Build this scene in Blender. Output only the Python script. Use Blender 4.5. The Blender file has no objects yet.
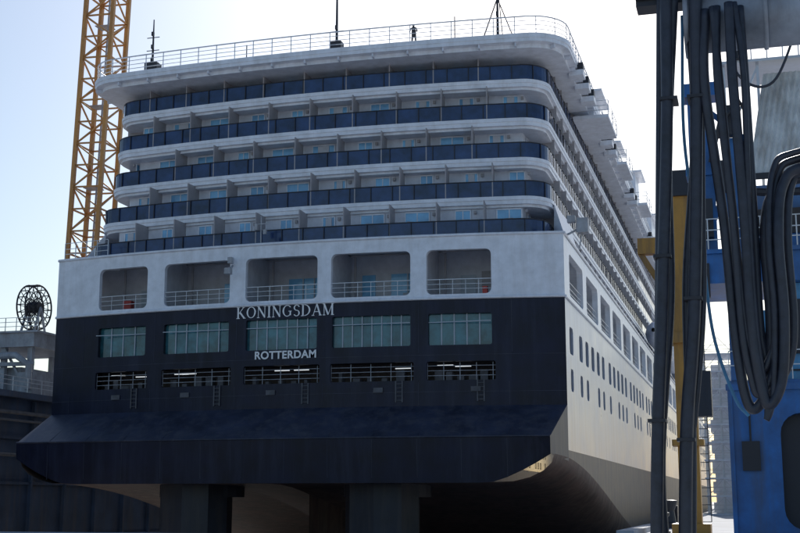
import bpy, math, random
from mathutils import Vector
random.seed(7)
C=bpy.context; S=C.scene
S.view_settings.view_transform='Standard'; S.view_settings.look='None'; S.view_settings.exposure=0
def link(o): S.collection.objects.link(o); return o
def empty(name):
    return link(bpy.data.objects.new(name,None))
# ---------- materials
def mat(name,col,rough=.5,metal=0,var=.12,scale=1.5,stretch=(1,1,1),dirt=None,dirt_amt=.3,emit=0,bump=0,spec=None,coat=0):
    m=bpy.data.materials.new(name); m.use_nodes=True; nt=m.node_tree; N=nt.nodes; L=nt.links
    b=N['Principled BSDF']
    tc=N.new('ShaderNodeTexCoord'); mp=N.new('ShaderNodeMapping'); mp.inputs['Scale'].default_value=stretch
    L.new(tc.outputs['Object'],mp.inputs['Vector'])
    n=N.new('ShaderNodeTexNoise'); n.inputs['Scale'].default_value=scale; n.inputs['Detail'].default_value=6; n.inputs['Roughness'].default_value=.62
    L.new(mp.outputs[0],n.inputs['Vector'])
    r=N.new('ShaderNodeValToRGB'); e=r.color_ramp.elements
    e[0].position=.3; e[1].position=.7
    e[0].color=[c*(1-var) for c in col]+[1]; e[1].color=[min(1,c*(1+var)) for c in col]+[1]
    L.new(n.outputs[0],r.inputs[0]); out=r.outputs[0]
    if dirt:
        mp2=N.new('ShaderNodeMapping'); mp2.inputs['Scale'].default_value=(1.1,1.1,.1)
        L.new(tc.outputs['Object'],mp2.inputs['Vector'])
        n2=N.new('ShaderNodeTexNoise'); n2.inputs['Scale'].default_value=1.3; n2.inputs['Detail'].default_value=8; n2.inputs['Roughness'].default_value=.7
        L.new(mp2.outputs[0],n2.inputs['Vector'])
        r2=N.new('ShaderNodeValToRGB'); r2.color_ramp.elements[0].position=.46; r2.color_ramp.elements[1].position=.7
        r2.color_ramp.elements[0].color=(0,0,0,1); r2.color_ramp.elements[1].color=(dirt_amt,)*3+(1,)
        L.new(n2.outputs[0],r2.inputs[0])
        mx=N.new('ShaderNodeMix'); mx.data_type='RGBA'
        L.new(r2.outputs[0],mx.inputs[0]); L.new(out,mx.inputs[6]); mx.inputs[7].default_value=tuple(dirt)+(1,)
        out=mx.outputs[2]
    L.new(out,b.inputs['Base Color'])
    rr=N.new('ShaderNodeMapRange'); rr.inputs[3].default_value=max(.02,rough-.08); rr.inputs[4].default_value=min(1,rough+.1)
    L.new(n.outputs[0],rr.inputs[0]); L.new(rr.outputs[0],b.inputs['Roughness'])
    b.inputs['Metallic'].default_value=metal
    if spec is not None: b.inputs['Specular IOR Level'].default_value=spec
    if emit: 
        b.inputs['Emission Color'].default_value=tuple(col)+(1,); b.inputs['Emission Strength'].default_value=emit
    if bump:
        bp=N.new('ShaderNodeBump'); bp.inputs['Strength'].default_value=bump; bp.inputs['Distance'].default_value=.05
        L.new(n.outputs[0],bp.inputs['Height']); L.new(bp.outputs[0],b.inputs['Normal'])
    return m
WHITE=mat('white_paint',(.78,.81,.87),.35,dirt=(.45,.43,.42),dirt_amt=.3)
WHITE2=mat('cabin_wall_paint',(.66,.69,.76),.5)
SIDE=mat('hull_side_glare_grey',(.38,.43,.53),.3,dirt=(.2,.22,.26),dirt_amt=.5,bump=.1,scale=.5)  # sun glare on the glossy navy side, put into a light grey base colour
NAVY=mat('navy_hull_paint',(.006,.008,.024),.38,var=.5,scale=.6,dirt=(.022,.028,.055),dirt_amt=.8,bump=.15,spec=.3)
NAVY2=mat('ducktail_paint',(.03,.036,.062),.45,var=.4,scale=.5,stretch=(1,1,.5),dirt=(.08,.08,.095),dirt_amt=.8,bump=.2,spec=.35)
BOOT=mat('boot_topping_paint',(.035,.038,.055),.5,var=.4,scale=.7,dirt=(.12,.1,.09),dirt_amt=.7,bump=.2)
POD=mat('thruster_paint',(.02,.022,.032),.5,var=.4,scale=.7,dirt=(.07,.055,.05),dirt_amt=.7,bump=.2)
ANTI=mat('antifouling_paint',(.12,.07,.055),.6,var=.5,scale=.5,dirt=(.22,.16,.12),dirt_amt=.8,bump=.3)
BGLASS=mat('balustrade_glass',(.014,.036,.105),.14,var=.6,scale=.9,spec=.6)
WGLASS=mat('window_glass',(.2,.48,.8),.08,var=.4,scale=.35,spec=.8)  # bright blue base colour carries the sky reflection in the panes
TEAL=mat('teal_glass',(.03,.13,.16),.1,var=.7,scale=.9,spec=.7)
DGLASS=mat('dark_glass',(.015,.02,.035),.1,var=.3)
FRAME=mat('window_frame',(.42,.47,.52),.4)
INT=mat('mooring_interior',(.09,.08,.085),.7,var=.4,scale=2)
WINCH=mat('winch_paint',(.1,.1,.11),.6,var=.4)
INTW=mat('interior_wall',(.58,.59,.63),.6)
BROWN=mat('partition_frame',(.36,.34,.35),.5)
LAMP=mat('fluorescent_tube',(.9,.95,1),.5,emit=.7)
RAIL=mat('rail_steel',(.55,.57,.6),.35,metal=.3)
DARK=mat('dark_steel',(.03,.032,.04),.5,metal=.3)
RED=mat('red_paint',(.4,.04,.03),.5)
YEL=mat('crane_orange_paint',(.55,.26,.07),.5,dirt=(.2,.11,.06),dirt_amt=.6)
YEL2=mat('crane_yellow_paint',(.45,.22,.035),.5,dirt=(.13,.08,.04),dirt_amt=.8)
BLUE=mat('crane_blue_paint',(.016,.12,.36),.42,var=.35,scale=1,dirt=(.06,.08,.12),dirt_amt=.75,bump=.1)
BLUE2=mat('crane_lightblue_paint',(.06,.27,.5),.45,var=.25,dirt=(.1,.1,.12),dirt_amt=.6)
RUB=mat('black_rubber',(.02,.025,.04),.42,var=.4,scale=6,bump=.15,dirt=(.06,.065,.08),dirt_amt=.5)
GREYP=mat('grey_pipe_paint',(.3,.34,.4),.45,var=.25,dirt=(.14,.12,.11),dirt_amt=.6,bump=.1)
GREY=mat('grey_steel',(.36,.38,.41),.5,var=.25,dirt=(.16,.12,.1),dirt_amt=.5)
DOCK=mat('dock_wall_paint',(.035,.06,.11),.6,var=.4,scale=.5,dirt=(.1,.09,.09),dirt_amt=.6,bump=.3)
CONC=mat('concrete',(.4,.41,.43),.85,var=.3,scale=.4,bump=.3)
GRD=mat('harbour_floor',(.37,.36,.35),.8,var=.35,scale=.05)
CORR=mat('corrugated_sheet',(.66,.67,.65),.5,var=.2,dirt=(.3,.25,.2),dirt_amt=.6)
# ---------- mesh builder
class M:
    def __init__(s): s.v=[]; s.f=[]
    def add(s,vs,fs):
        k=len(s.v); s.v+= [tuple(v) for v in vs]; s.f+=[[i+k for i in f] for f in fs]
    def quad(s,a,b,c,d): s.add([a,b,c,d],[[0,1,2,3]])
    def box(s,x0,x1,y0,y1,z0,z1):
        s.add([(x0,y0,z0),(x1,y0,z0),(x1,y1,z0),(x0,y1,z0),(x0,y0,z1),(x1,y0,z1),(x1,y1,z1),(x0,y1,z1)],
         [[0,3,2,1],[4,5,6,7],[0,1,5,4],[1,2,6,5],[2,3,7,6],[3,0,4,7]])
    def obox(s,cx,cy,ang,hw,hd,z0,z1):
        c,t=math.cos(ang),math.sin(ang); P=[]
        for z in (z0,z1):
            for a,b in ((-hw,-hd),(hw,-hd),(hw,hd),(-hw,hd)): P.append((cx+a*c-b*t,cy+a*t+b*c,z))
        s.add(P,[[0,3,2,1],[4,5,6,7],[0,1,5,4],[1,2,6,5],[2,3,7,6],[3,0,4,7]])
    def beam(s,a,b,r,n=4,r2=None):
        s.tube([a,b],r,n,r2)
    def tube(s,pts,r,n=8,r2=None,closed=False):
        pts=[Vector(p) for p in pts]; m=len(pts); V=[];F=[]
        up=None
        for i,p in enumerate(pts):
            if closed: t=(pts[(i+1)%m]-pts[i-1])
            else: t=(pts[min(i+1,m-1)]-pts[max(i-1,0)])
            t.normalize()
            if up is None: up=Vector((0,0,1)) if abs(t.z)<.9 else Vector((0,1,0))
            x=t.cross(up)
            if x.length<1e-4: x=t.orthogonal()
            x.normalize(); y=x.cross(t); up=y.copy()
            rr=r if r2 is None else r+(r2-r)*i/(m-1)
            for k in range(n):
                a=2*math.pi*(k+.5)/n; V.append(p+x*rr*math.cos(a)+y*rr*math.sin(a))
        for i in range(m if closed else m-1):
            for k in range(n):
                a=i*n+k;b=i*n+(k+1)%n; j=((i+1)%m)*n
                F.append([a,b,j+(k+1)%n,j+k])
        if not closed: F.append(list(range(n))[::-1]); F.append([ (m-1)*n+k for k in range(n)])
        s.add(V,F)
    def prism(s,ol,z0,z1):
        n=len(ol); V=[(x,y,z0) for x,y in ol]+[(x,y,z1) for x,y in ol]
        F=[[i,(i+1)%n,n+(i+1)%n,n+i] for i in range(n)]+[list(range(n))[::-1],list(range(n,2*n))]
        s.add(V,F)
    def ribbon(s,ol,z0,z1,th,zo=0):
        inn=off(ol,th); n=len(ol)
        V=[]
        for (x,y),(a,b) in zip(ol,inn): V+=[(x,y,z0),(x,y,z1),(a,b,z1),(a,b,z0)]
        F=[]
        for i in range(n-1):
            a=4*i;b=a+4
            F+=[[a,b,b+1,a+1],[a+1,b+1,b+2,a+2],[a+2,b+2,b+3,a+3],[a+3,b+3,b,a]]
        F+=[[0,1,2,3],[4*n-1,4*n-2,4*n-3,4*n-4]]
        s.add(V,F)
    def grid(s,P,In,ss,zs,ops,dep):
        ss=sorted(set(list(ss)+[v for o in ops for v in o[:2]])); zs=sorted(set(list(zs)+[v for o in ops for v in o[2:4]]))
        def op(i,j):
            if i<0 or j<0 or i>=len(ss)-1 or j>=len(zs)-1: return False
            a=(ss[i]+ss[i+1])/2; z=(zs[j]+zs[j+1])/2
            return any(o[0]<a<o[1] and o[2]<z<o[3] for o in ops)
        def pt(q,z,d=0):
            x,y=P(q); u=In(q); return (x+u[0]*d,y+u[1]*d,z)
        for i in range(len(ss)-1):
            for j in range(len(zs)-1):
                a,b,c,d=ss[i],ss[i+1],zs[j],zs[j+1]
                if not op(i,j): s.quad(pt(a,c),pt(b,c),pt(b,d),pt(a,d))
                else:
                    if not op(i-1,j): s.quad(pt(a,c),pt(a,d),pt(a,d,dep),pt(a,c,dep))
                    if not op(i+1,j): s.quad(pt(b,c),pt(b,c,dep),pt(b,d,dep),pt(b,d))
                    if not op(i,j-1): s.quad(pt(a,c),pt(a,c,dep),pt(b,c,dep),pt(b,c))
                    if not op(i,j+1): s.quad(pt(a,d),pt(b,d),pt(b,d,dep),pt(a,d,dep))
        for o in ops:
            if len(o)>4:
                r=o[4]
                for (q,z,sx,sz) in ((o[0],o[2],1,1),(o[1],o[2],-1,1),(o[0],o[3],1,-1),(o[1],o[3],-1,-1)):
                    cx,cz=q+sx*r,z+sz*r; arc=[]
                    for k in range(6):
                        t=math.pi/2*k/5; arc.append((cx-sx*r*math.cos(t),cz-sz*r*math.sin(t)))
                    for k in range(5):
                        s.add([pt(q,z),pt(*arc[k]),pt(*arc[k+1])],[[0,1,2]])
                        s.quad(pt(*arc[k]),pt(*arc[k+1]),pt(*arc[k+1],dep),pt(*arc[k],dep))
    def done(s,name,m,parent=None,smooth=False):
        me=bpy.data.meshes.new(name); me.from_pydata(s.v,[],s.f); me.update()
        if smooth:
            for p in me.polygons: p.use_smooth=True
        me.materials.append(m); o=link(bpy.data.objects.new(name,me))
        if parent: o.parent=parent
        return o
def off(ol,d):
    R=[];n=len(ol)
    for i in range(n):
        a=ol[max(i-1,0)];b=ol[min(i+1,n-1)]
        tx,ty=b[0]-a[0],b[1]-a[1];l=math.hypot(tx,ty) or 1
        R.append((ol[i][0]-ty/l*d,ol[i][1]+tx/l*d))
    return R
def outline(w,yc,bul,rc,yl,n=26):
    P=[(-w,yl)]
    ye=yc+bul*((w-rc)/w)**2
    for k in range(9):
        t=math.pi+math.pi/2*k/8; P.append((-w+rc+rc*math.cos(t),ye+rc+rc*math.sin(t)))
    for k in range(1,n):
        x=-(w-rc)+2*(w-rc)*k/n; P.append((x,yc+bul*(x/w)**2))
    for k in range(9):
        t=-math.pi/2+math.pi/2*k/8; P.append((w-rc+rc*math.cos(t),ye+rc+rc*math.sin(t)))
    P.append((w,yl)); return P
def along(ol,step,start=0,ymax=60):
    out=[];acc=start
    for i in range(len(ol)-1):
        a,b=Vector(ol[i]),Vector(ol[i+1]);l=(b-a).length
        if l==0: continue
        while acc<l:
            p=a+(b-a)*acc/l
            if p.y<ymax: out.append((p.x,p.y,math.atan2(b.y-a.y,b.x-a.x)))
            acc+=step
        acc-=l
    return out
# =====================================================  SHIP
ship=empty('cruise_ship')
W=17.4; YL=236
yT=lambda x:-1.6+1.6*(x/17.5)**2
PT=lambda s:(s,yT(s)); IT=lambda s:(0,1)
xs=[-W+2*W*k/40 for k in range(41)]
ops=[(-13.9,-10.1),(-8.8,-4.0),(-2.9,2.0),(2.9,8.0),(9.0,13.0)]
m=M(); m.grid(PT,IT,xs,[12.25,16.3],[(a,b,12.5,15.3,.35) for a,b in ops],.35); 
sideops=[]
y=2.2
while y<210: sideops.append((y,y+6.4,12.6,15.3,.4)); y+=8.2
for sg in (1,-1):
    P=lambda q,sg=sg:(sg*W,q); I=lambda q,sg=sg:(-sg,0)
    m.grid(P,I,[0,60,120,180,YL],[12.25,16.3],sideops,.4)
m.done('stern_and_side_upper_shell',WHITE,ship)
m=M(); up=[(a+.1,b,9.35,11.3,.12) for a,b in ops]; lo=[(a,b+.2,7.2,8.35,.12) for a,b in ops]
m.grid(PT,IT,xs,[5.6,12.25],up+lo,.3); m.done('transom',NAVY,ship)
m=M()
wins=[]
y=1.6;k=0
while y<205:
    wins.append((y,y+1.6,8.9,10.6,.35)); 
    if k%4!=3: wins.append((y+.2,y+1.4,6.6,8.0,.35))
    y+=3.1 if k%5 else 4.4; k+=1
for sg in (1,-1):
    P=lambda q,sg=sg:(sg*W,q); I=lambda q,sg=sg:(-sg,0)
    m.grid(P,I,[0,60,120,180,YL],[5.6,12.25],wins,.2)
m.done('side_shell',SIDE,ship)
m=M()
for sg in (1,-1):
    m.quad((sg*(W-.15),1,6),(sg*(W-.15),220,6),(sg*(W-.15),220,11.8),(sg*(W-.15),1,11.8))
m.done('side_window_glass',DGLASS,ship)
m=M()
for z in (12.25,16.2): 
    pts=[(x,yT(x)-.05,z) for x in xs]; m.tube(pts,.09,6); m.tube([(W+.04,0,z),(W+.04,YL,z)],.09,6); m.tube([(-W-.04,0,z),(-W-.04,YL,z)],.09,6)
m.done('shell_mouldings',WHITE,ship)
m=M()
m.box(-W+.5,W-.5,.0+3.2,3.4,12.3,16)
m.box(-W+3.2,-W+3.4,3.4,215,12.3,16); m.box(W-3.4,W-3.2,3.4,215,12.3,16)
for a,b in zip([o[1] for o in ops[:-1]],[o[0] for o in ops[1:]]): 
    c=(a+b)/2; m.box(c-.25,c+.25,yT(c)+.5,3.2,12.3,16)
m.done('promenade_inner_wall',INTW,ship)
m=M(); m.box(-W+.4,W-.4,.1,3.2,12.15,12.3); m.box(-W+.4,-W+3.3,3.3,215,12.15,12.3); m.box(W-3.3,W-.4,3.3,215,12.15,12.3)
m.done('promenade_deck',GREY,ship)
m=M();f=M();d=M()
for (a,b),kind in zip(ops,(0,1,3,2,0)):
    if kind==0: 
        f.box(a+1.2,a+2.2,3.12,3.2,12.3,14.4); d.box(a+2.6,a+3.4,3.1,3.2,13,14.6)
    if kind==1: m.box(a+2.4,a+4.3,3.1,3.19,12.4,14.6); f.box(a+3.3,a+3.38,3.02,3.1,12.4,14.6)
    if kind==2: 
        m.box(a+2.6,a+4.9,3.1,3.19,12.4,14.7); f.box(a+3.7,a+3.8,3.02,3.1,12.4,14.7); m.box(a+.6,a+1.5,3.1,3.19,12.4,14.7)
    if kind==3:
        m.box(a+1.2,a+4.7,3.1,3.19,12.4,14.7)
        for q in (2.2,3.0,3.9): f.box(a+q,a+q+.08,3.02,3.1,12.4,14.7)
    d.beam((a+.3,1.6,15.7),(b-.3,1.6,15.7),.06); d.beam((a+.4,2.2,12.3),(a+.4,2.2,15.9),.09)
    f.box(b-1.5,b-.5,2.4,3.0,12.3,13.3)
m.done('promenade_windows',WGLASS,ship); f.done('promenade_window_frames',FRAME,ship); d.done('promenade_vents',BROWN,ship)
m=M()
for a,b in ops:
    for z in (12.85,13.15,13.45): m.tube([(x,yT(x)+.15,z) for x in [a+(b-a)*k/4 for k in range(5)]],.022 if z<13.4 else .035,5)
    n=int((b-a)/.8)
    for k in range(n+1):
        x=a+(b-a)*k/n; m.beam((x,yT(x)+.15,12.5),(x,yT(x)+.15,13.45),.022)
for o in sideops[:10]:
    for z in (12.9,13.2,13.6): m.beam((W-.15,o[0],z),(W-.15,o[1],z),.025)
m.done('promenade_rails',RAIL,ship)
m=M();f=M()
for i,(a,b) in enumerate(ops):
    n=[4,6,7,8,5][i]
    a2=a+.1
    for k in range(n):
        xa=a2+(b-a2)*k/n; xb=a2+(b-a2)*(k+1)/n; j0,j1,j2=[random.uniform(-.02,.02) for _ in range(3)]
        m.quad((xa,yT(xa)+.3+j0,9.35),(xb,yT(xb)+.3+j1,9.35),(xb,yT(xb)+.3+j1+j2,11.3),(xa,yT(xa)+.3+j0+j2,11.3))
    for k in range(1,n):
        x=a2+(b-a2)*k/n; y=yT(a2)+(yT(b)-yT(a2))*k/n+.3; f.box(x-.035,x+.035,y-.1,y-.03,9.35,11.3)
    f.box(a2,b,min(yT(a2),yT(b))+.13,min(yT(a2),yT(b))+.19,10.75,10.8)
m.done('transom_windows',TEAL,ship); f.done('transom_window_mullions',FRAME,ship)
m=M(); m.box(-15.2,14.2,2.6,2.8,6.2,9.2); m.box(-15.2,14.2,.1,2.6,7.0,7.12); m.box(-15.2,14.2,.1,2.6,8.7,8.8); m.done('mooring_deck_interior',INT,ship)
m=M();f=M();d=M()
for a,b in ops:
    for k in range(random.choice((1,2,2))):
        x=a+.3+random.random()*(b-a-1.6); yy=yT(x)+random.choice((.6,1.3,1.9)); m.box(x,x+1.0,yy,yy+.08,8.14,8.19)
    for k in range(5):
        x=a+.3+k*(b-a-.5)/5; f.box(x,x+random.uniform(.2,.6),yT(x)+.8,yT(x)+1.4,7.2,7.2+random.uniform(.2,.75))
    for z in (7.5,7.8,8.1): d.tube([(x,yT(x)+.2,z) for x in (a,(a+b)/2,b+.2)],.022,5)
    for k in range(5):
        x=a+(b-a)*k/4; d.beam((x,yT(x)+.22,7.2),(x,yT(x)+.22,8.3),.025)
m.done('mooring_deck_lamps',LAMP,ship); f.done('mooring_winches',WINCH,ship); d.done('mooring_deck_rails',GREY,ship)
m=M()
for z in (6.5,8.75): m.tube([(x,yT(x)-.0,z) for x in xs],.02,4)
for x in (-16,-9.6,-3.5,2.4,8.5,14): m.beam((x,yT(x)-.0,5.7),(x,yT(x)-.0,7.1),.018)
for x in (-15,-9.4,-3.45,2.45,8.5,14.2): m.beam((x,yT(x)-.0,8.9),(x,yT(x)-.0,12.1),.018)
m.done('transom_weld_seams',NAVY2,ship)
m=M()
for x in (-12.2,-7,-1,6,12): 
    m.obox(x,yT(x)-.06,0,.3,.05,6.5,6.8)
for (a,b) in ops:
    m.obox(b-.5,yT(b-.5)-.05,0,.04,.03,5.9,7.2); m.obox(b-.9,yT(b-.9)-.05,0,.04,.03,5.9,7.2)
    for k in range(5): m.obox(b-.7,yT(b-.7)-.05,0,.2,.02,6.0+.25*k,6.04+.25*k)
m.done('transom_fittings',WINCH,ship)
def zb(x): 
    a=abs(x); return 1.0+(0 if a<13.6 else ((a-13.6)/3.8)**1.4*1.6)
yD=lambda x:-4.9+.9*(x/17.4)**2
xD=lambda x: x if x<10 else 10+(x-10)*(6.95/7.4)
m=M(); n=len(xs)
V=[]
for x in xs: V+=[(x,yT(x),5.65),(xD(x),yD(x),3.6)]
m.add(V,[[2*i,2*i+2,2*i+3,2*i+1] for i in range(n-1)])
for sg in (1,-1):
    x=sg*W; m.add([(x,0,5.65),(xD(x),yD(x),3.6),(xD(x),yD(x),zb(x)),(x,-.002,zb(x)-.3)],[[0,1,2,3]])
m.done('ducktail_top',NAVY2,ship)
m=M();V=[]
for x in xs: V+=[(xD(x),yD(x)-.02,3.62),(xD(x),yD(x)+.1,zb(x))]
m.add(V,[[2*i,2*i+1,2*i+3,2*i+2] for i in range(n-1)]); m.done('ducktail_face',NAVY,ship)
m=M(); m.tube([(xD(x),yD(x)-.03,3.62) for x in xs],.06,6)
for x in (-15,-12.3,-9.6,-6.9,-4.2,-1.5,1.2,3.9,6.6,9.3,12,14.8):
    m.beam((xD(x),yD(x)-.01,3.5),(xD(x),yD(x)+.08,1.3),.02); m.beam((x,yT(x)-.0,5.6),(xD(x),yD(x)+.05,3.63),.022)
m.done('ducktail_weld_seams',NAVY2,ship)
def sect(y):
    t=min(1,max(0,(y+4)/55)); t=t*t*(3-2*t)
    z=1.0-8*t; w=W
    if y<0: w=W+(y/3.9)*.25
    if y>230: w=W*max(.02,math.sqrt(max(0,1-((y-230)/62)**2)))
    rise=1.6+2.2*t
    P=[(0,z-1.2*math.sin(math.pi*min(1,t*1.6)))]
    for a in (.25,.5,.7,.8): P.append((w*a,z+.05*a))
    for k in range(1,6):
        q=math.pi/2*k/5; P.append((w*(.8+.2*math.sin(q)),z+rise*(1-math.cos(q))))
    return P
st=[-3.9,-2,0,2,4,6,8,10,12,14,16,18,20,22.5,25,27.5,30,33,36,39,42,46,50,60,70,100,150,200,230,245,260,275,285,291]
def shell(sel,name,mt):
    m=M()
    for sg in (1,-1):
        for a,b in zip(st[:-1],st[1:]):
            A=sect(a);B=sect(b)
            if sel=='bot':
                for i in range(len(A)-1): m.quad((sg*A[i][0],a,A[i][1]),(sg*A[i+1][0],a,A[i+1][1]),(sg*B[i+1][0],b,B[i+1][1]),(sg*B[i][0],b,B[i][1]))
            elif a>=0:
                zt=2.95 if sel=='boot' else 5.6; z0=None if sel=='boot' else 2.95
                wa,wb=A[-1][0],B[-1][0]
                za=A[-1][1] if z0 is None else z0; zb2=B[-1][1] if z0 is None else z0
                if a>=230 and sel=='side': zt=16.3
                m.quad((sg*wa,a,za),(sg*wb,b,zb2),(sg*wb,b,zt),(sg*wa,a,zt))
    o=m.done(name,mt,ship,True)
    wd=o.modifiers.new('weld','WELD'); wd.merge_threshold=.002
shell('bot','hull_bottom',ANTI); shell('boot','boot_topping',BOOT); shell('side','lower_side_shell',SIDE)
for nm,x in (('port_thruster',-6.2),('starboard_thruster',6.2)):
    m=M()
    pr=[(-1,0),(-.85,.35),(-.3,.5),(.4,.42),(1,0),(.4,-.42),(-.3,-.5),(-.85,-.35)]
    ol=[(x+q[1]*4.6,-.6+q[0]*2.4) for q in pr]
    m.prism(ol,-4.2,1.3)
    m.prism([(x+2.7*math.cos(t/12*math.pi),0+2.7*math.sin(t/12*math.pi)) for t in range(24)],.2,1.4)
    V=[];n=16
    prof=[(-4.2,.5),(-3.8,1.1),(-2,1.5),(1,1.5),(3.2,1.0),(4.2,.4)]
    for yy,r in prof:
        for k in range(n): V.append((x+r*math.cos(2*math.pi*k/n),yy,-5+r*math.sin(2*math.pi*k/n)))
    F=[[i*n+k,i*n+(k+1)%n,(i+1)*n+(k+1)%n,(i+1)*n+k] for i in range(5) for k in range(n)]+[list(range(n)),list(range(5*n,6*n))]
    m.add(V,F)
    for k in range(4):
        t=k*math.pi/2+.4; c,s_=math.cos(t),math.sin(t)
        m.add([(x+.7*c-.5*s_,4,-5+.7*s_+.5*c),(x+.7*c+.5*s_,4.4,-5+.7*s_-.5*c),(x+2.7*c+.9*s_,4.6,-5+2.7*s_-.9*c),(x+2.9*c-.5*s_,3.9,-5+2.9*s_+.5*c)],[[0,1,2,3]])
    m.done(nm,POD,ship)
m=M(); m.prism([(-.5,8),(0,3),(.5,8),(.5,40),(-.5,40)],-6.8,.5); m.done('centre_skeg',ANTI,ship)
# ---- superstructure decks
floors=[16.3,19.1,21.9,24.7,27.5]; YC=[-.1,1.2,2.0,2.4,2.8]
wall=M();win=M();fra=M();slab=M();gl=M();hr=M();part=M();lens=M();door=M();furn=M()
slab.prism(outline(W,-1.3,1.6,.6,YL),16.1,16.3)
for i,(z,yc) in enumerate(zip(floors,YC)):
    w=15.9+(.25 if i<2 else 0)
    ol=outline(w,yc,1.3,2.0,YL)
    wo=off(ol,1.7); wall.prism(wo,z,z+2.8-.3)
    if i>0:
        slab.prism(ol,z-.38,z+.12); slab.prism(off(ol,.22),z-.55,z-.38); slab.ribbon(off(ol,-.06),z-.12,z+.12,.06)
    else: slab.ribbon(ol,z,z+.2,.12)
    g=off(ol,.05)
    gl.ribbon(g,z+.16,z+1.12,.04)
    hr.tube([(x,y,z+1.15) for x,y in off(ol,.06)],.045,6)
    for (x,y,a) in along(off(ol,.0),1.45,ymax=70): hr.obox(x,y,a,.025,.03,z+.12,z+1.15)
    j=0
    for (x,y,a) in along(wo,1.5,start=(.4+i*.5),ymax=90):
        j+=1
        if j%2==0:
            if abs(x)<w-3.2 or y>6:
                dx,dy=math.sin(a)*.9,-math.cos(a)*.9
                part.obox(x+dx,y+dy,a+math.pi/2,.76,.035,z+.1,z+2.42)
        else:
            r=random.random()
            hw=random.choice((.42,.5,.66,.8)); dx,dy=math.sin(a)*.03,-math.cos(a)*.03
            win.obox(x+dx,y+dy,a,hw,.02,z+.2,z+2.12)
            dx,dy=math.sin(a)*.06,-math.cos(a)*.06
            fra.obox(x+dx,y+dy,a,.03,.02,z+.2,z+2.12)
            for e in (-hw,hw): fra.obox(x+dx+e*math.cos(a),y+dy+e*math.sin(a),a,.035,.03,z+.2,z+2.2)
            fra.obox(x+dx,y+dy,a,hw,.03,z+2.12,z+2.2)
            if r<.3: door.obox(x+dx*1.3,y+dy*1.3,a,hw*.5,.015,z+.2,z+2.1)
            dx,dy=math.sin(a)*.1,-math.cos(a)*.1
            q=hw+.3; lens.obox(x+dx+q*math.cos(a),y+dy+q*math.sin(a),a,.09,.06,z+1.9,z+2.1)
            if r>.5:
                dx,dy=math.sin(a)*1.0,-math.cos(a)*1.0; e=random.uniform(-.6,.6)
                furn.obox(x+dx+e*math.cos(a),y+dy+e*math.sin(a),a+random.uniform(-.4,.4),.28,.04,z+.5,z+1.35)
wall.done('cabin_walls',WHITE2,ship); win.done('cabin_windows',WGLASS,ship); fra.done('cabin_window_frames',WHITE,ship)
gl.done('balustrade_glass',BGLASS,ship); hr.done('balcony_handrails',DARK,ship); part.done('balcony_partitions',BROWN,ship)
lens.done('balcony_lights',BROWN,ship); door.done('cabin_curtains',INTW,ship); furn.done('balcony_chairs',BROWN,ship)
for sg in (1,-1):
    for x in (16.25,):
        slab.add([(sg*x,3.6,16.31),(sg*17.2,2.4,16.31),(sg*17.2,9,16.31),(sg*x,4.2,19.0),(sg*(x+.15),9,19.0),(sg*x,9,16.31)],[[0,1,3],[1,2,4,3],[0,3,4,5]])
to=outline(17.5,1.1,1.0,2.8,YL)
slab.prism(to,29.5,29.92); slab.prism(off(to,.5),29.22,29.5); slab.ribbon(off(to,-.05),29.75,30.05,.1)
slab.done('deck_slabs',WHITE,ship)
m=M()
for (x,y,a) in along(off(to,.5),2.4,ymax=120): m.obox(x+math.sin(a)*.2,y-math.cos(a)*.2,a+math.pi/2,.2,.05,29.24,29.49)
m.done('top_deck_brackets',WHITE2,ship)
m=M()
r0=off(to,.12)
for z in (30.35,30.65,30.95,31.25): m.tube([(x,y,z) for x,y in r0],.025 if z<31.2 else .05,5)
for (x,y,a) in along(r0,1.4,ymax=130): m.beam((x,y,29.9),(x,y,31.25),.035)
m.done('top_deck_rails',RAIL,ship)
m=M(); i0=outline(15.4,4.4,1.5,2.5,YL); m.ribbon(i0,29.9,30.9,.1)
m.box(-9,9,14,30,29.9,32.6); m.box(-13,13,30,120,29.9,33.5); m.box(-10,10,45,110,33.5,37)
m.done('upper_deck_houses',WHITE,ship)
m=M(); m.box(-13.03,13.03,32,118,31.2,32.4); m.box(-9.03,9.03,15,29,30.9,32); m.done('upper_deck_windows',DGLASS,ship)
m=M();d=M();rr=M()
for y0,y1,x1,z0,z1 in ((17,23,18.6,28.6,30.9),(34,40,18.3,29.4,31.6),(52,58,18.6,29.8,33.5),(75,84,18.4,29.8,34)):
    m.box(15.9,x1,y0,y1,z0,z0+.25); m.box(15.9,x1-.5,y0+.4,y1-.4,z1,z1+.15)
    m.box(15.9,x1-1.2,y0+1,y1-.8,z0+.25,z1)
    for q in (y0,(y0+y1)/2,y1):
        rr.beam((x1,q,z0+.2),(x1,q,z0+1.35),.04)
    for z in (z0+.6,z0+.95,z0+1.35): rr.beam((x1,y0,z),(x1,y1,z),.035); rr.beam((x1,y0,z),(16,y0,z),.035)
for y0 in (8,11,14,26,29,45,48,66,92): 
    m.box(16.9,17.9,y0,y0+1.2,29.0,29.4); d.box(17.5,17.9,y0,y0+.7,29.4,29.9)
m.done('side_platforms',WHITE,ship); d.done('side_floodlights',DARK,ship); rr.done('side_platform_rails',RAIL,ship)
m=M()
for k in range(5):
    y0=62+k*14; V=[];n=10
    for t,r in ((0,.2),(.12,.8),(.3,1.15),(.7,1.15),(.88,.8),(1,.2)):
        for q in range(n): V.append((18.0+r*math.cos(2*math.pi*q/n),y0+11*t,18.2+1.2*r*math.sin(2*math.pi*q/n)))
    m.add(V,[[i*n+q,i*n+(q+1)%n,(i+1)*n+(q+1)%n,(i+1)*n+q] for i in range(5) for q in range(n)])
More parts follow.
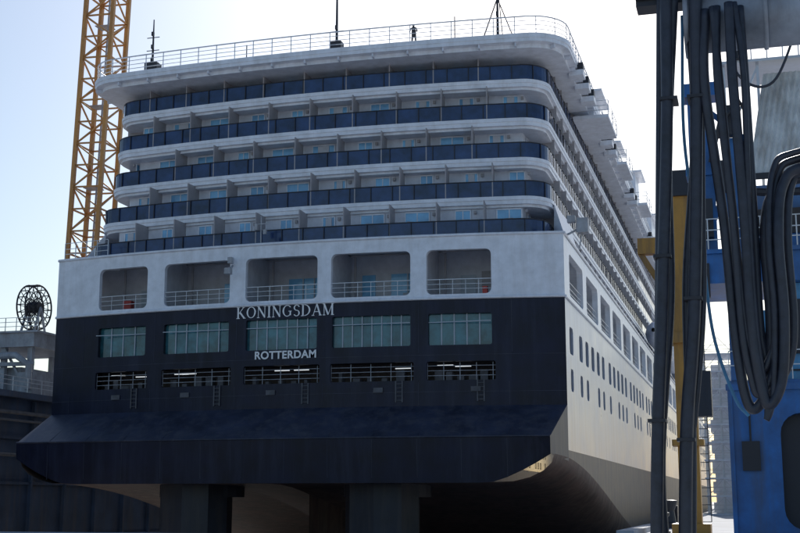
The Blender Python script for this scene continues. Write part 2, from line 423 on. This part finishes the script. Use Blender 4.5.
m.done('lifeboats',WHITE2,ship,True)
m=M()
m.beam((17.3,1.2,16.2),(18.5,.6,16.6),.07); m.box(18.2,18.9,.2,.9,16.2,17.1); m.box(17.6,18.1,.3,.8,16.9,17.3); m.beam((18.3,.6,15.3),(18.5,.6,16.4),.05)
m.beam((-2.0,-1.3,16.3),(-2.0,-1.3,18.1),.05); m.box(-2.4,-2.2,-1.5,-1.3,17.2,17.6); m.box(-1.8,-1.6,-1.5,-1.3,16.9,17.2); m.beam((-2.4,-1.35,17.6),(-1.6,-1.35,17.6),.04)
m.beam((-3.8,-1.6,14.9),(-3.6,-2.3,14.6),.07); m.box(-3.95,-3.55,-2.6,-2.2,14.2,14.6); m.box(-4.0,-3.7,-2.0,-1.7,15.0,15.4)
m.done('stern_camera_brackets',GREY,ship)
m=M(); m.box(-12.7,-12.1,.5,1,12.5,13.3); m.box(12.4,12.7,-.5,-.2,12.5,13); m.done('fire_equipment',RED,ship)
m=M()
for x in [-17+.9*k for k in range(5)]: m.beam((x,yT(x)+.1,16.3),(x,yT(x)+.1,17.4),.035)
for z in (16.65,17.0,17.4): m.tube([(x,yT(x)+.1,z) for x in (-17,-16,-15,-13.4)],.025,5)
m.done('terrace_rails',RAIL,ship)
m=M()
def mast(x,y,h,arms):
    m.tube([(x,y,29.9),(x,y,30+h*.6),(x,y,30+h)],.11,8,.04)
    for q in arms: m.beam((x-.5,y,30+q),(x+.5,y,30+q),.035); m.box(x-.08,x+.08,y-.2,y,30+q+.1,30+q+.4)
mast(1.4,3.5,7,(2.2,)); m.box(1.0,1.8,3.2,3.9,29.9,31.4)
mast(12.8,3.6,5.2,(2.0,)); m.beam((12.8,3.6,33.4),(11.6,3.6,30.1),.05); m.beam((12.8,3.6,33.4),(14,3.8,30.1),.05); m.beam((12.8,3.6,34.6),(12.8,6,30.1),.04)
mast(-13.2,4.4,5.0,(1.6,2.6,3.6)); m.box(-13.7,-12.7,4.1,4.9,29.9,31.6)
m.tube([(9.5,5,29.9),(9.5,5,33)],.04,5); m.tube([(-6,5,29.9),(-6,5,32.5)],.04,5)
m.done('antenna_masts',DARK,ship)
def glyph(c):
    H=.78;T=.12;t=.05; Q=[];w=.6
    def ln(a,b,k): 
        a=Vector(a);b=Vector(b); d=(b-a).normalized(); n_=Vector((-d.y,d.x))*k/2; Q.append([a+n_,a-n_,b-n_,b+n_])
    def v(x,k=T): ln((x,0),(x,H),k)
    def sf(x,y,l=.26): ln((x-l/2,y),(x+l/2,y),.045)
    def arc(cx,cy,rx,ry,a0,a1,k0,k1,n=14):
        p=[]
        for i in range(n+1):
            a=a0+(a1-a0)*i/n; k=k0+(k1-k0)*abs(math.cos(a)); p.append((Vector((cx+(rx+k/2)*math.cos(a),cy+(ry+t/2)*math.sin(a))),Vector((cx+(rx-k/2)*math.cos(a),cy+(ry-t/2)*math.sin(a)))))
        for i in range(n): Q.append([p[i][0],p[i][1],p[i+1][1],p[i+1][0]])
    P=math.pi
    if c=='K': v(.14);sf(.14,.02);sf(.14,H-.02);ln((.2,.34),(.56,H-.03),t);ln((.28,.42),(.62,.03),T);sf(.56,H-.02,.2);sf(.63,.02,.2);w=.74
    if c=='O': arc(.38,H/2,.3,H/2-.03,0,2*P,t,T,24);w=.76
    if c=='N': v(.12,t);v(.62,t);ln((.12,H-.03),(.62,.03),T);sf(.12,.02,.2);sf(.12,H-.02,.2);sf(.62,H-.02,.2);w=.76
    if c=='I': v(.14);sf(.14,.02);sf(.14,H-.02);w=.3
    if c=='G': arc(.38,H/2,.3,H/2-.03,.7,2*P-.75,t,T,22);ln((.62,.08),(.62,.36),T*.9);sf(.6,.36,.24);w=.76
    if c=='S': arc(.28,.575,.18,.175,.3,1.5*P,t,T*.9);arc(.28,.21,.19,.19,.5*P,-.85*P,t,T*.9);w=.56
    if c=='D': v(.14);sf(.1,.02,.2);sf(.1,H-.02,.2);arc(.24,H/2,.4,H/2-.03,-P/2,P/2,t,T);w=.76
    if c=='A': ln((.1,.02),(.36,H),t);ln((.36,H),(.62,.02),T);ln((.18,.26),(.54,.26),t);sf(.09,.02,.2);sf(.63,.02,.22);w=.74
    if c=='M': v(.12,t);ln((.12,H-.02),(.42,.03),T);ln((.42,.03),(.72,H-.02),t);v(.72);sf(.12,.02,.2);sf(.1,H-.02,.18);sf(.74,.02,.22);sf(.75,H-.02,.18);w=.86
    return Q,w
m=M(); x=0;L_=[]
for c in 'KONINGSDAM':
    Q,w=glyph(c); L_.append((x,Q)); x+=w+.045
tot=x; sc=6.65/tot; X0=-.15-3.32
for k,(x0,Q) in enumerate(L_):
    for j,q in enumerate(Q):
        m.add([(X0+(x0+p.x)*sc, yT(X0+(x0+p.x)*sc)-.035-.0015*j, 11.42+p.y*.96) for p in q],[[0,1,2,3]])
LET=mat('lettering_white',(.9,.9,.9),.5,var=.02)
m.done('ship_name_lettering',LET,ship)
cu=bpy.data.curves.new('home_port_lettering','FONT'); cu.body='ROTTERDAM'; cu.size=.68; cu.align_x='CENTER'; cu.extrude=.012; cu.space_character=1.05; cu.offset=.018
o=link(bpy.data.objects.new('home_port_lettering',cu)); o.location=(-.05,-1.66,8.78); o.rotation_euler=(math.pi/2,0,0); o.data.materials.append(LET); o.parent=ship
# =====================================================  PERSON on top deck
def person(name,x,y,z,yaw):
    e=empty(name); e.location=(x,y,z); e.rotation_euler=(0,0,yaw)
    V=[(0,0,.95,.15),(0,-.03,1.2,.15),(0,-.06,1.42,.13),(0,-.09,1.52,.06),(0,-.12,1.62,.1),(0,-.13,1.7,.09),
       (.1,0,.9,.1),(.12,.02,.5,.07),(.12,0,.08,.05),(.12,-.12,.04,.04),(-.1,0,.9,.1),(-.12,-.04,.5,.07),(-.13,.05,.08,.05),(-.13,-.07,.04,.04),
       (.2,-.06,1.4,.065),(.27,-.12,1.14,.048),(.2,-.36,1.12,.035),(.18,-.44,1.14,.03),(-.2,-.06,1.4,.065),(-.27,-.12,1.14,.048),(-.2,-.36,1.12,.035),(-.18,-.44,1.14,.03)]
    E=[(0,1),(1,2),(2,3),(3,4),(4,5),(0,6),(6,7),(7,8),(8,9),(0,10),(10,11),(11,12),(12,13),(2,14),(14,15),(15,16),(16,17),(2,18),(18,19),(19,20),(20,21)]
    me=bpy.data.meshes.new(name+'_body'); me.from_pydata([v[:3] for v in V],E,[]); o=link(bpy.data.objects.new('body',me)); o.parent=e
    md=o.modifiers.new('s','SKIN'); 
    for i,v in enumerate(V): me.skin_vertices[0].data[i].radius=(v[3],v[3]*.8)
    me.skin_vertices[0].data[0].use_root=True
    o.modifiers.new('u','SUBSURF').levels=1; o.modifiers['u'].render_levels=2
    me.materials.append(DARK)
person('person',7.3,2.3,29.92,0)
# =====================================================  TOWER CRANE
tc=empty('tower_crane'); m=M(); cx,cy,h=-31.3,27,1.45
za,zt=-1.6,62; 
for sx in (-h,h):
    for sy in (-h,h): m.box(cx+sx-.18,cx+sx+.18,cy+sy-.18,cy+sy+.18,za,zt)
z=za;k=0;st_=2.1
cor=[(-h,-h),(h,-h),(h,h),(-h,h)]
while z<zt-1:
    for i in range(4):
        a=cor[i];b=cor[(i+1)%4]
        m.beam((cx+a[0],cy+a[1],z),(cx+b[0],cy+b[1],z),.1)
        if (k+i)%2: a,b=b,a
        m.beam((cx+a[0],cy+a[1],z),(cx+b[0],cy+b[1],z+st_),.09)
    z+=st_;k+=1
m.done('mast',YEL,tc)
m=M()
for s_ in (-.25,.25): m.beam((cx+s_,cy+.9,za),(cx+s_,cy+.9,zt),.04)
z=za
while z<zt: m.beam((cx-.25,cy+.9,z),(cx+.25,cy+.9,z),.03); z+=.6
for z in range(4,60,8): m.box(cx-1.1,cx+.4,cy-.2,cy+1.1,z,z+.08)
m.tube([(cx+.9,cy-1.2,za),(cx+.9,cy-1.2,zt)],.07,6)
m.done('ladder',GREY,tc)
m=M(); m.box(cx-2,cx+2,cy-2,cy+2,62,63.5)
for s_ in (-.8,.8):
    for zz in (64,): m.box(cx-18,cx+50,cy+s_-.12,cy+s_+.12,zz,zz+.24)
m.box(cx-18,cx+50,cy-.1,cy+.1,66,66.2)
x=-18
while x<50: m.beam((cx+x,cy-.8,64.1),(cx+x+1,cy,66.1),.07); m.beam((cx+x+1,cy,66.1),(cx+x+2,cy+.8,64.1),.07); x+=2
m.box(cx-18,cx-13,cy-1,cy+1,61,64); m.done('jib',YEL,tc)
tc.rotation_euler=(0,math.radians(1.6),0)
# =====================================================  DOCK WALL (left) with walkway
dk=empty('dock_wall'); m=M()
m.box(-44,-26.5,-40,260,-9.5,8.0)
for k in range(60): 
    y=-38+k*5; m.box(-26.5,-26.2,y,y+.25,-9.5,7.6)
for z in (-3,1.2,4.6): m.box(-26.5,-26.3,-39.9,259,z,z+.2)
m.box(-27,-25.6,-40.05,260,7.7,8.15)
m.done('wall_shell',DOCK,dk)
m=M()
y=-40
while y<200: m.beam((-25.7,y,8.15),(-25.7,y,9.25),.04); y+=2
for z in (8.6,8.95,9.25): m.beam((-25.7,-40,z),(-25.7,200,z),.03)
m.done('walkway_rail',RAIL,dk)
m=M()
for z,r in ((6.6,.16),(6.0,.1),(3.4,.14)): m.tube([(-26,-40,z),(-26,258,z)],r,8)
m.done('service_pipes',WINCH,dk)
wh=empty('winch_platform'); m=M()
m.box(-31.4,-26.0,11,19,11.9,13.0); m.box(-31.6,-25.6,10.8,19.2,13.0,13.15)
for x in (-30.9,-28.9,-26.5):
    for y in (11.5,18.5): m.box(x-.2,x+.2,y-.2,y+.2,8.0,11.9)
m.box(-30.6,-27.6,12,18,8.0,10.4); m.box(-31.4,-26.0,11,11.25,10.4,10.7)
m.beam((-30.9,11.4,8.2),(-28.9,11.4,11.8),.12); m.beam((-26.5,11.4,8.2),(-28.8,11.4,11.8),.12)
m.tube([(-31.4,11,11.2),(-27.4,10.8,11.2),(-26.2,10.8,10.4),(-26.2,10.8,8.5)],.28,10)
m.box(-27.4,-26.1,11.2,13,8.15,9.9)
m.done('platform',GREY,wh)
m=M()
for x in [-31.5+.98*k for k in range(7)]: m.beam((x,10.9,13.1),(x,10.9,14.2),.035)
for z in (13.5,13.85,14.2): m.beam((-31.5,10.9,z),(-25.6,10.9,z),.03)
m.done('platform_rail',RAIL,wh)
cr=empty('cable_reel'); m=M(); c=Vector((-27.7,13.5,15.4)); R=1.8
kx=.05; ky=1.0
for yy in (-.42,.42):
    xx=yy*.9
    for rad,th in ((R,.07),(R*.72,.04),(R*.4,.06)):
        m.tube([(c.x+xx+rad*kx*math.cos(t*math.pi/16),c.y+rad*ky*math.cos(t*math.pi/16),c.z+rad*math.sin(t*math.pi/16)) for t in range(32)],th,6,closed=True)
    for k in range(18):
        t=k*math.pi/9; m.beam((c.x+xx,c.y,c.z),(c.x+xx+R*kx*math.cos(t),c.y+R*ky*math.cos(t),c.z+R*math.sin(t)),.035)
for k in range(18):
    t=k*math.pi/9; q=(c.x+R*kx*math.cos(t),c.y+R*ky*math.cos(t),c.z+R*math.sin(t)); m.beam((q[0]-.38,q[1],q[2]),(q[0]+.38,q[1],q[2]),.05)
m.tube([(c.x-.5,c.y,c.z),(c.x+.5,c.y,c.z)],.45,12)
m.done('reel_drum',DARK,cr)
m=M(); 
for s_ in (-.6,.6):
    m.beam((c.x+s_,c.y-.9,13.1),(c.x+s_,c.y,c.z),.1); m.beam((c.x+s_,c.y+.9,13.1),(c.x+s_,c.y,c.z),.1)
m.box(c.x-.9,c.x+.9,12.3,14.7,13.15,13.35)
m.done('reel_stand',GREY,cr)
# =====================================================  GROUND
m=M(); m.quad((-6000,-3000,-9.5),(6000,-3000,-9.5),(6000,9000,-9.5),(-6000,9000,-9.5)); m.done('ground',GRD)
m=M(); m.box(22,400,-16,600,-9.4,-1.6); m.box(-400,400,-300,-16,-9.45,-1.61); m.box(21.8,22.6,-16,600,-1.62,-1.35)
m.done('quay',CONC)
m=M()
for k in range(40):
    for x in (-9,0,9): m.box(x-.8,x+.8,50+k*5,51.5+k*5,-9.49,-7.05)
m.done('keel_block_row',CONC)
bl=empty('mooring_bollard')
m=M()
for y in (-10,):
    x=23.4; V=[];n=14
    prof=[(-1.6,.45),(-1.5,.45),(-1.45,.25),(-.9,.24),(-.75,.42),(-.6,.42),(-.52,.2)]
    for z,r in prof:
        for q in range(n): V.append((x+r*math.cos(2*math.pi*q/n),y+r*math.sin(2*math.pi*q/n),z))
    m.add(V,[[i*n+q,i*n+(q+1)%n,(i+1)*n+(q+1)%n,(i+1)*n+q] for i in range(6) for q in range(n)]+[list(range(6*n,7*n))])
m.done('bollard_body',DARK,bl)
cp=empty('capstan'); m=M(); x,y=22.9,2; V=[]; n=16
for z,r in ((-1.6,.9),(-1.3,.9),(-1.25,.5),(-.6,.4),(-.2,.55),(0,.6),(.05,.3)):
    for q in range(n): V.append((x+r*math.cos(2*math.pi*q/n),y+r*math.sin(2*math.pi*q/n),z))
m.add(V,[[i*n+q,i*n+(q+1)%n,(i+1)*n+(q+1)%n,(i+1)*n+q] for i in range(6) for q in range(n)]+[list(range(6*n,7*n))])
m.box(22.4,23.4,3.2,4.6,-1.6,-.3); m.done('drum',DARK,cp)
sf=empty('scaffold_tower'); m=M();d=M()
for x in (22.6,24.4,26.2):
    for y in (72,75,78): m.beam((x,y,-1.6),(x,y,17),.07)
z=-1.6
while z<17:
    d.box(22.4,26.4,71.8,78.2,z,z+.15)
    for y in (71.9,78): 
        for q in (.6,1.1): m.beam((22.4,y,z+q),(26.4,y,z+q),.04)
    m.beam((22.6,72,z),(24.4,72,z+2),.04); m.beam((24.4,72,z+2),(26.2,72,z),.04); z+=2
m.done('scaffold_poles',RAIL,sf); d.done('scaffold_decks',WHITE2,sf)
m=M()
for k in range(7): m.box(23,27,79,84,-1.6+k*2.4,-.2+k*2.4)
m.box(23.3,26.7,79.3,84,-1.6,16); m.done('scaffold_sheeting',WHITE,sf)
# =====================================================  GANTRY CRANE (blue)
gc=empty('gantry_crane')
m=M()
Pg=lambda s:(s,-30.0); Ig=lambda s:(0,1)
m.grid(Pg,Ig,[27.3,33.5],[-1.6,4.0],[(29.0,31.2,-1.0,2.95,.7)],.5)
m.box(27.3,27.32,-29.99,-26,-1.6,4.0); m.box(33.4,33.5,-29.99,-26,-1.6,4.0); m.box(27.33,33.39,-29.99,-26,3.98,4.1); m.box(27.33,33.39,-26.1,-26,-1.6,3.97)
m.box(26.35,34,-30.3,-26,7.5,8.55)
m.box(26.2,34,-30.45,-25.8,8.55,8.7)
m.box(26.35,27.2,-29.6,-28.8,8.7,15.0); m.box(26.2,27.4,-29.7,-28.7,11.6,11.9); m.box(26.2,27.4,-29.7,-28.7,14.6,15.1)
m.box(27.5,28.4,-29.4,-28,8.7,13.0)
m.beam((26.6,-29.3,8.8),(28.3,-29.3,12.8),.14); m.beam((28.2,-29.2,8.8),(26.7,-29.3,12),.12); m.beam((26.6,-29.2,14.6),(28.3,-29.2,13),.12)
m.box(28.4,34,-29.6,-26.2,8.7,11.1)
m.box(27.45,27.75,-30.1,-29.7,4.1,7.5); m.box(32.7,33.2,-29.7,-29.2,4.1,7.5)
m.box(27.25,33.5,-30.12,-30.003,3.75,3.97); m.box(27.3,27.45,-30.1,-30.003,-1.6,3.74)
m.done('portal_leg',BLUE,gc)
m=M(); m.box(29.2,33,-29.8,-26.4,4.12,7.48); m.box(28.0,29.15,-29.5,-27,4.12,6.6)
m.done('machinery_house',BLUE2,gc)
m=M(); 
for k in range(5): m.box(29.3,32.9,-29.86,-29.802,4.4+k*.6,4.46+k*.6)
m.box(29.5,30.6,-29.87,-29.803,5.0,6.9); m.box(29.0,31.2,-29.5,-29.4,-1.5,3.0)
m.box(27.7,28.3,-30.15,-30.003,1.0,2.0); m.tube([(28.0,-30.1,2.0),(28.0,-30.1,3.7)],.04,6)
m.box(28.5,33.9,-29.7,-29.61,9.3,10.2); m.done('dark_panels',DARK,gc)
m=M()
x=26.3
while x<34: m.beam((x,-30.4,8.7),(x,-30.4,9.8),.03); x+=.6
for z in (9.05,9.4,9.8): m.beam((26.3,-30.4,z),(34,-30.4,z),.025)
x=27.4
while x<34: m.beam((x,-30.2,4.1),(x,-30.2,5.1),.025); x+=.7
for z in (4.6,5.1): m.beam((27.4,-30.2,z),(34,-30.2,z),.025)
for z in range(0,14): m.beam((28.95,-30.15,4.2+z*.3),(29.3,-30.15,4.2+z*.3),.02)
m.beam((28.95,-30.15,4.1),(28.95,-30.15,8.4),.03); m.beam((29.3,-30.15,4.1),(29.3,-30.15,8.4),.03)
m.box(27.6,34,-29.8,-27,15.7,15.8)
x=27.6
while x<34: m.beam((x,-29.8,15.8),(x,-29.8,16.9),.03); x+=.55
for z in (16.2,16.55,16.9): m.beam((27.6,-29.8,z),(34,-29.8,z),.025)
for x in (27.7,28.9,31): m.beam((x,-29.5,11),(x,-29.5,15.7),.07)
m.beam((27.7,-29.5,12.8),(28.9,-29.5,15.6),.05)
m.done('handrails_and_ladder',RAIL,gc)
m=M()
V=[];n=88
for k in range(n+1):
    x=0+k*.05; dd=.05*math.sin(k*math.pi/2)
    V+=[(28.4+x,-31.2+dd,11.1),(29.1+x,-29.2+dd,15.4)]
m.add(V,[[2*i,2*i+2,2*i+3,2*i+1] for i in range(n)]); m.done('corrugated_roof',CORR,gc)
m=M(); m.box(28.3,33,-31.25,-31.1,10.95,11.15); m.tube([(28.3,-30.9,10.6),(29.2,-31.3,10.4),(33,-31.3,10.4)],.14,8)
m.box(26.3,27.1,-30.2,-29.7,9.2,10.6); m.box(27.2,27.7,-30.1,-29.6,10.9,12.0); m.tube([(27.1,-29.9,12),(27.5,-30.2,13.4),(28.2,-30,14.2),(28.5,-30,13.5)],.09,8)
m.box(26.5,26.9,-30.5,-30.2,7.0,8.2); m.box(28.0,28.5,-30.0,-29.5,15.8,16.6); m.tube([(29.2,-29.7,16.3),(29.2,-29.7,17.6)],.3,12)
m.box(27.4,28.2,-29.9,-29.42,13.0,14.1); m.box(28.5,29.3,-29.9,-29.4,16.9,17.9)
m.done('machinery',DARK,gc)
# =====================================================  YELLOW COLUMN CRANE
yc_=empty('jib_crane'); m=M()
m.box(24.5,25.5,-12.5,-11.5,-1.6,15.0); m.box(24.25,25.75,-12.75,-11.25,7.6,8.1); m.box(24.25,25.75,-12.75,-11.25,2.6,2.9); m.box(24.1,25.9,-12.9,-11.1,-1.6,-1.1)
m.box(22.9,24.6,-12.3,-11.7,12.2,13.0); m.beam((24.6,-12,9.5),(23,-12,12.3),.2); m.done('column',YEL2,yc_)
m=M(); m.box(23.9,24.45,-12.9,-11.8,9,11.3); m.box(25.5,26.2,-12.6,-11.5,4,6.2); m.box(24.3,25.7,-12.7,-11.3,15.0,16.3)
for z in range(30): m.beam((25.55,-12.6,-1+z*.4),(25.95,-12.6,-1+z*.4),.025)
m.beam((25.95,-12.6,-1),(25.95,-12.6,11),.03); m.done('cab_and_ladder',DARK,yc_)
m=M(); m.box(23.94,24.4,-12.93,-12.901,9.9,11.0); m.done('cab_window',WGLASS,yc_)
# =====================================================  FOREGROUND HOSES on support pipe
hs=empty('hose_support_arm'); m=M()
m.tube([(27.45,-54.5,7.86),(34,-54.5,7.86)],.5,32); m.tube([(33.2,-54.5,7.5),(33.2,-54.5,-1.6)],.3,20)
m.tube([(27.38,-54.5,7.86),(27.46,-54.5,7.86)],.56,32); m.tube([(28.65,-54.5,7.86),(28.72,-54.5,7.86)],.53,32)
o=m.done('arm_pipe',GREYP,hs,True)
m=M(); m.box(26.6,27.4,-54.7,-54.3,8.2,8.7); m.box(26.6,34,-54.75,-54.35,8.3,9.2); m.done('saddle_beam',DARK,hs)
def cat(P,n=10):
    P=[Vector(p) for p in P]; P=[P[0]*2-P[1]]+P+[P[-1]*2-P[-2]]; R=[]
    for i in range(1,len(P)-2):
        for k in range(n):
            t=k/n;a,b,c,d=P[i-1:i+3]
            R.append(.5*((2*b)+(c-a)*t+(2*a-5*b+4*c-d)*t*t+(3*b-a-3*c+d)*t**3))
    R.append(P[-2]); return R
hb=empty('hose_bundle'); m=M()
def H(pts,r): m.tube(cat(pts),r,12)
H([(27.12,-55,8.4),(27.05,-55,6),(26.86,-55,3),(26.72,-55,1),(26.6,-55,-1.6)],.1)
H([(27.24,-54.85,8.4),(27.02,-54.8,5.6),(26.97,-54.85,3.2),(26.72,-54.8,.5),(26.8,-54.8,-1.6)],.09)
H([(27.02,-54.8,8.4),(26.93,-54.8,6.2),(26.8,-54.9,3),(26.58,-54.8,-1.6)],.065)
H([(27.6,-55,8.4),(27.52,-55,6),(27.36,-55,3),(27.16,-55,1),(27.03,-55,-1.6)],.105)
H([(27.46,-54.8,8.4),(27.5,-54.8,6),(27.26,-54.8,3.4),(27.22,-54.8,1),(27.1,-54.8,-1.6)],.085)
H([(27.7,-54.8,8.4),(27.56,-54.8,5),(27.47,-54.8,2.8),(27.1,-54.8,-.2),(27.1,-54.8,-1.6)],.05)
for i,(x0,x1,x2,zb_,x3,r) in enumerate(((27.74,27.96,28.2,1.38,28.5,.082),(27.92,28.08,28.28,1.6,28.6,.07),(28.12,28.22,28.42,1.42,28.7,.082),(28.28,28.34,28.54,1.75,28.84,.07),(27.86,28.14,28.34,1.95,28.62,.062),(28.2,28.28,28.36,1.2,28.56,.05))):
    y0=-55.0-.1*(i%3)
    H([(x0,y0,7.9),(x0+.03*(i-2),y0-.05,6.6),((x0+x1)/2+.02,y0,4.4),(x1,y0,2.6),(x1+.1,y0,zb_+.25),(x2,y0,zb_),(x3-.08,y0,zb_+.4),(x3,y0,2.8),(x3-.02,y0,4.0),(x3+.1,y0+.1,4.7+.08*i),(x3+.5,y0+.2,5.0+.08*i),(30.7,-54.6,5.2+.1*i)],r)
m.done('black_hoses',RUB,hb,True)
m=M()
for x,z in ((27.1,6.4),(26.9,3.8),(27.53,6.4),(27.35,3.1),(27.15,.9),(26.72,1.2)): m.box(x-.14,x+.14,-55.12,-54.68,z,z+.05)
m.done('hose_clamps',DARK,hb)
m=M(); m.tube(cat([(27.35,-54.6,8),(27.3,-54.6,5.8),(27.5,-54.6,4),(27.62,-54.6,2.6),(27.9,-54.6,1.6),(28.1,-54.6,1.3)]),.028,8); m.done('blue_air_hose',BLUE2,hb,True)
m=M(); m.tube(cat([(30.5,-30.6,17),(29.4,-30.6,14.6),(28.2,-30.6,15),(27.6,-30.5,17.5)]),.05,6); m.done('power_cable',RUB,gc,True)
# =====================================================  CAMERA, SKY, SUN
cam=bpy.data.cameras.new('camera'); co=link(bpy.data.objects.new('camera',cam)); S.camera=co
cam.sensor_width=36; cam.lens=56.25; cam.clip_end=20000; cam.clip_start=.1
co.location=(28.2,-75,0); co.rotation_euler=(math.radians(90+10.6),0,math.radians(15.8))
w=bpy.data.worlds.new('World'); S.world=w; w.use_nodes=True; nt=w.node_tree
sky=nt.nodes.new('ShaderNodeTexSky'); sky.sky_type='NISHITA'; sky.sun_disc=False
EL=31; AZ=-5
sky.sun_elevation=math.radians(EL); sky.sun_rotation=math.radians(AZ); sky.dust_density=1.3; sky.air_density=1.2; sky.ozone_density=3.5
bg=nt.nodes['Background']; nt.links.new(sky.outputs[0],bg.inputs[0]); bg.inputs[1].default_value=.115
sl=bpy.data.lights.new('sun','SUN'); sl.energy=5; sl.angle=math.radians(.5); sl.color=(1,.96,.9)
so=link(bpy.data.objects.new('sun',sl))
d=Vector((math.sin(math.radians(AZ))*math.cos(math.radians(EL)),math.cos(math.radians(AZ))*math.cos(math.radians(EL)),math.sin(math.radians(EL))))
so.rotation_euler=d.to_track_quat('Z','Y').to_euler()
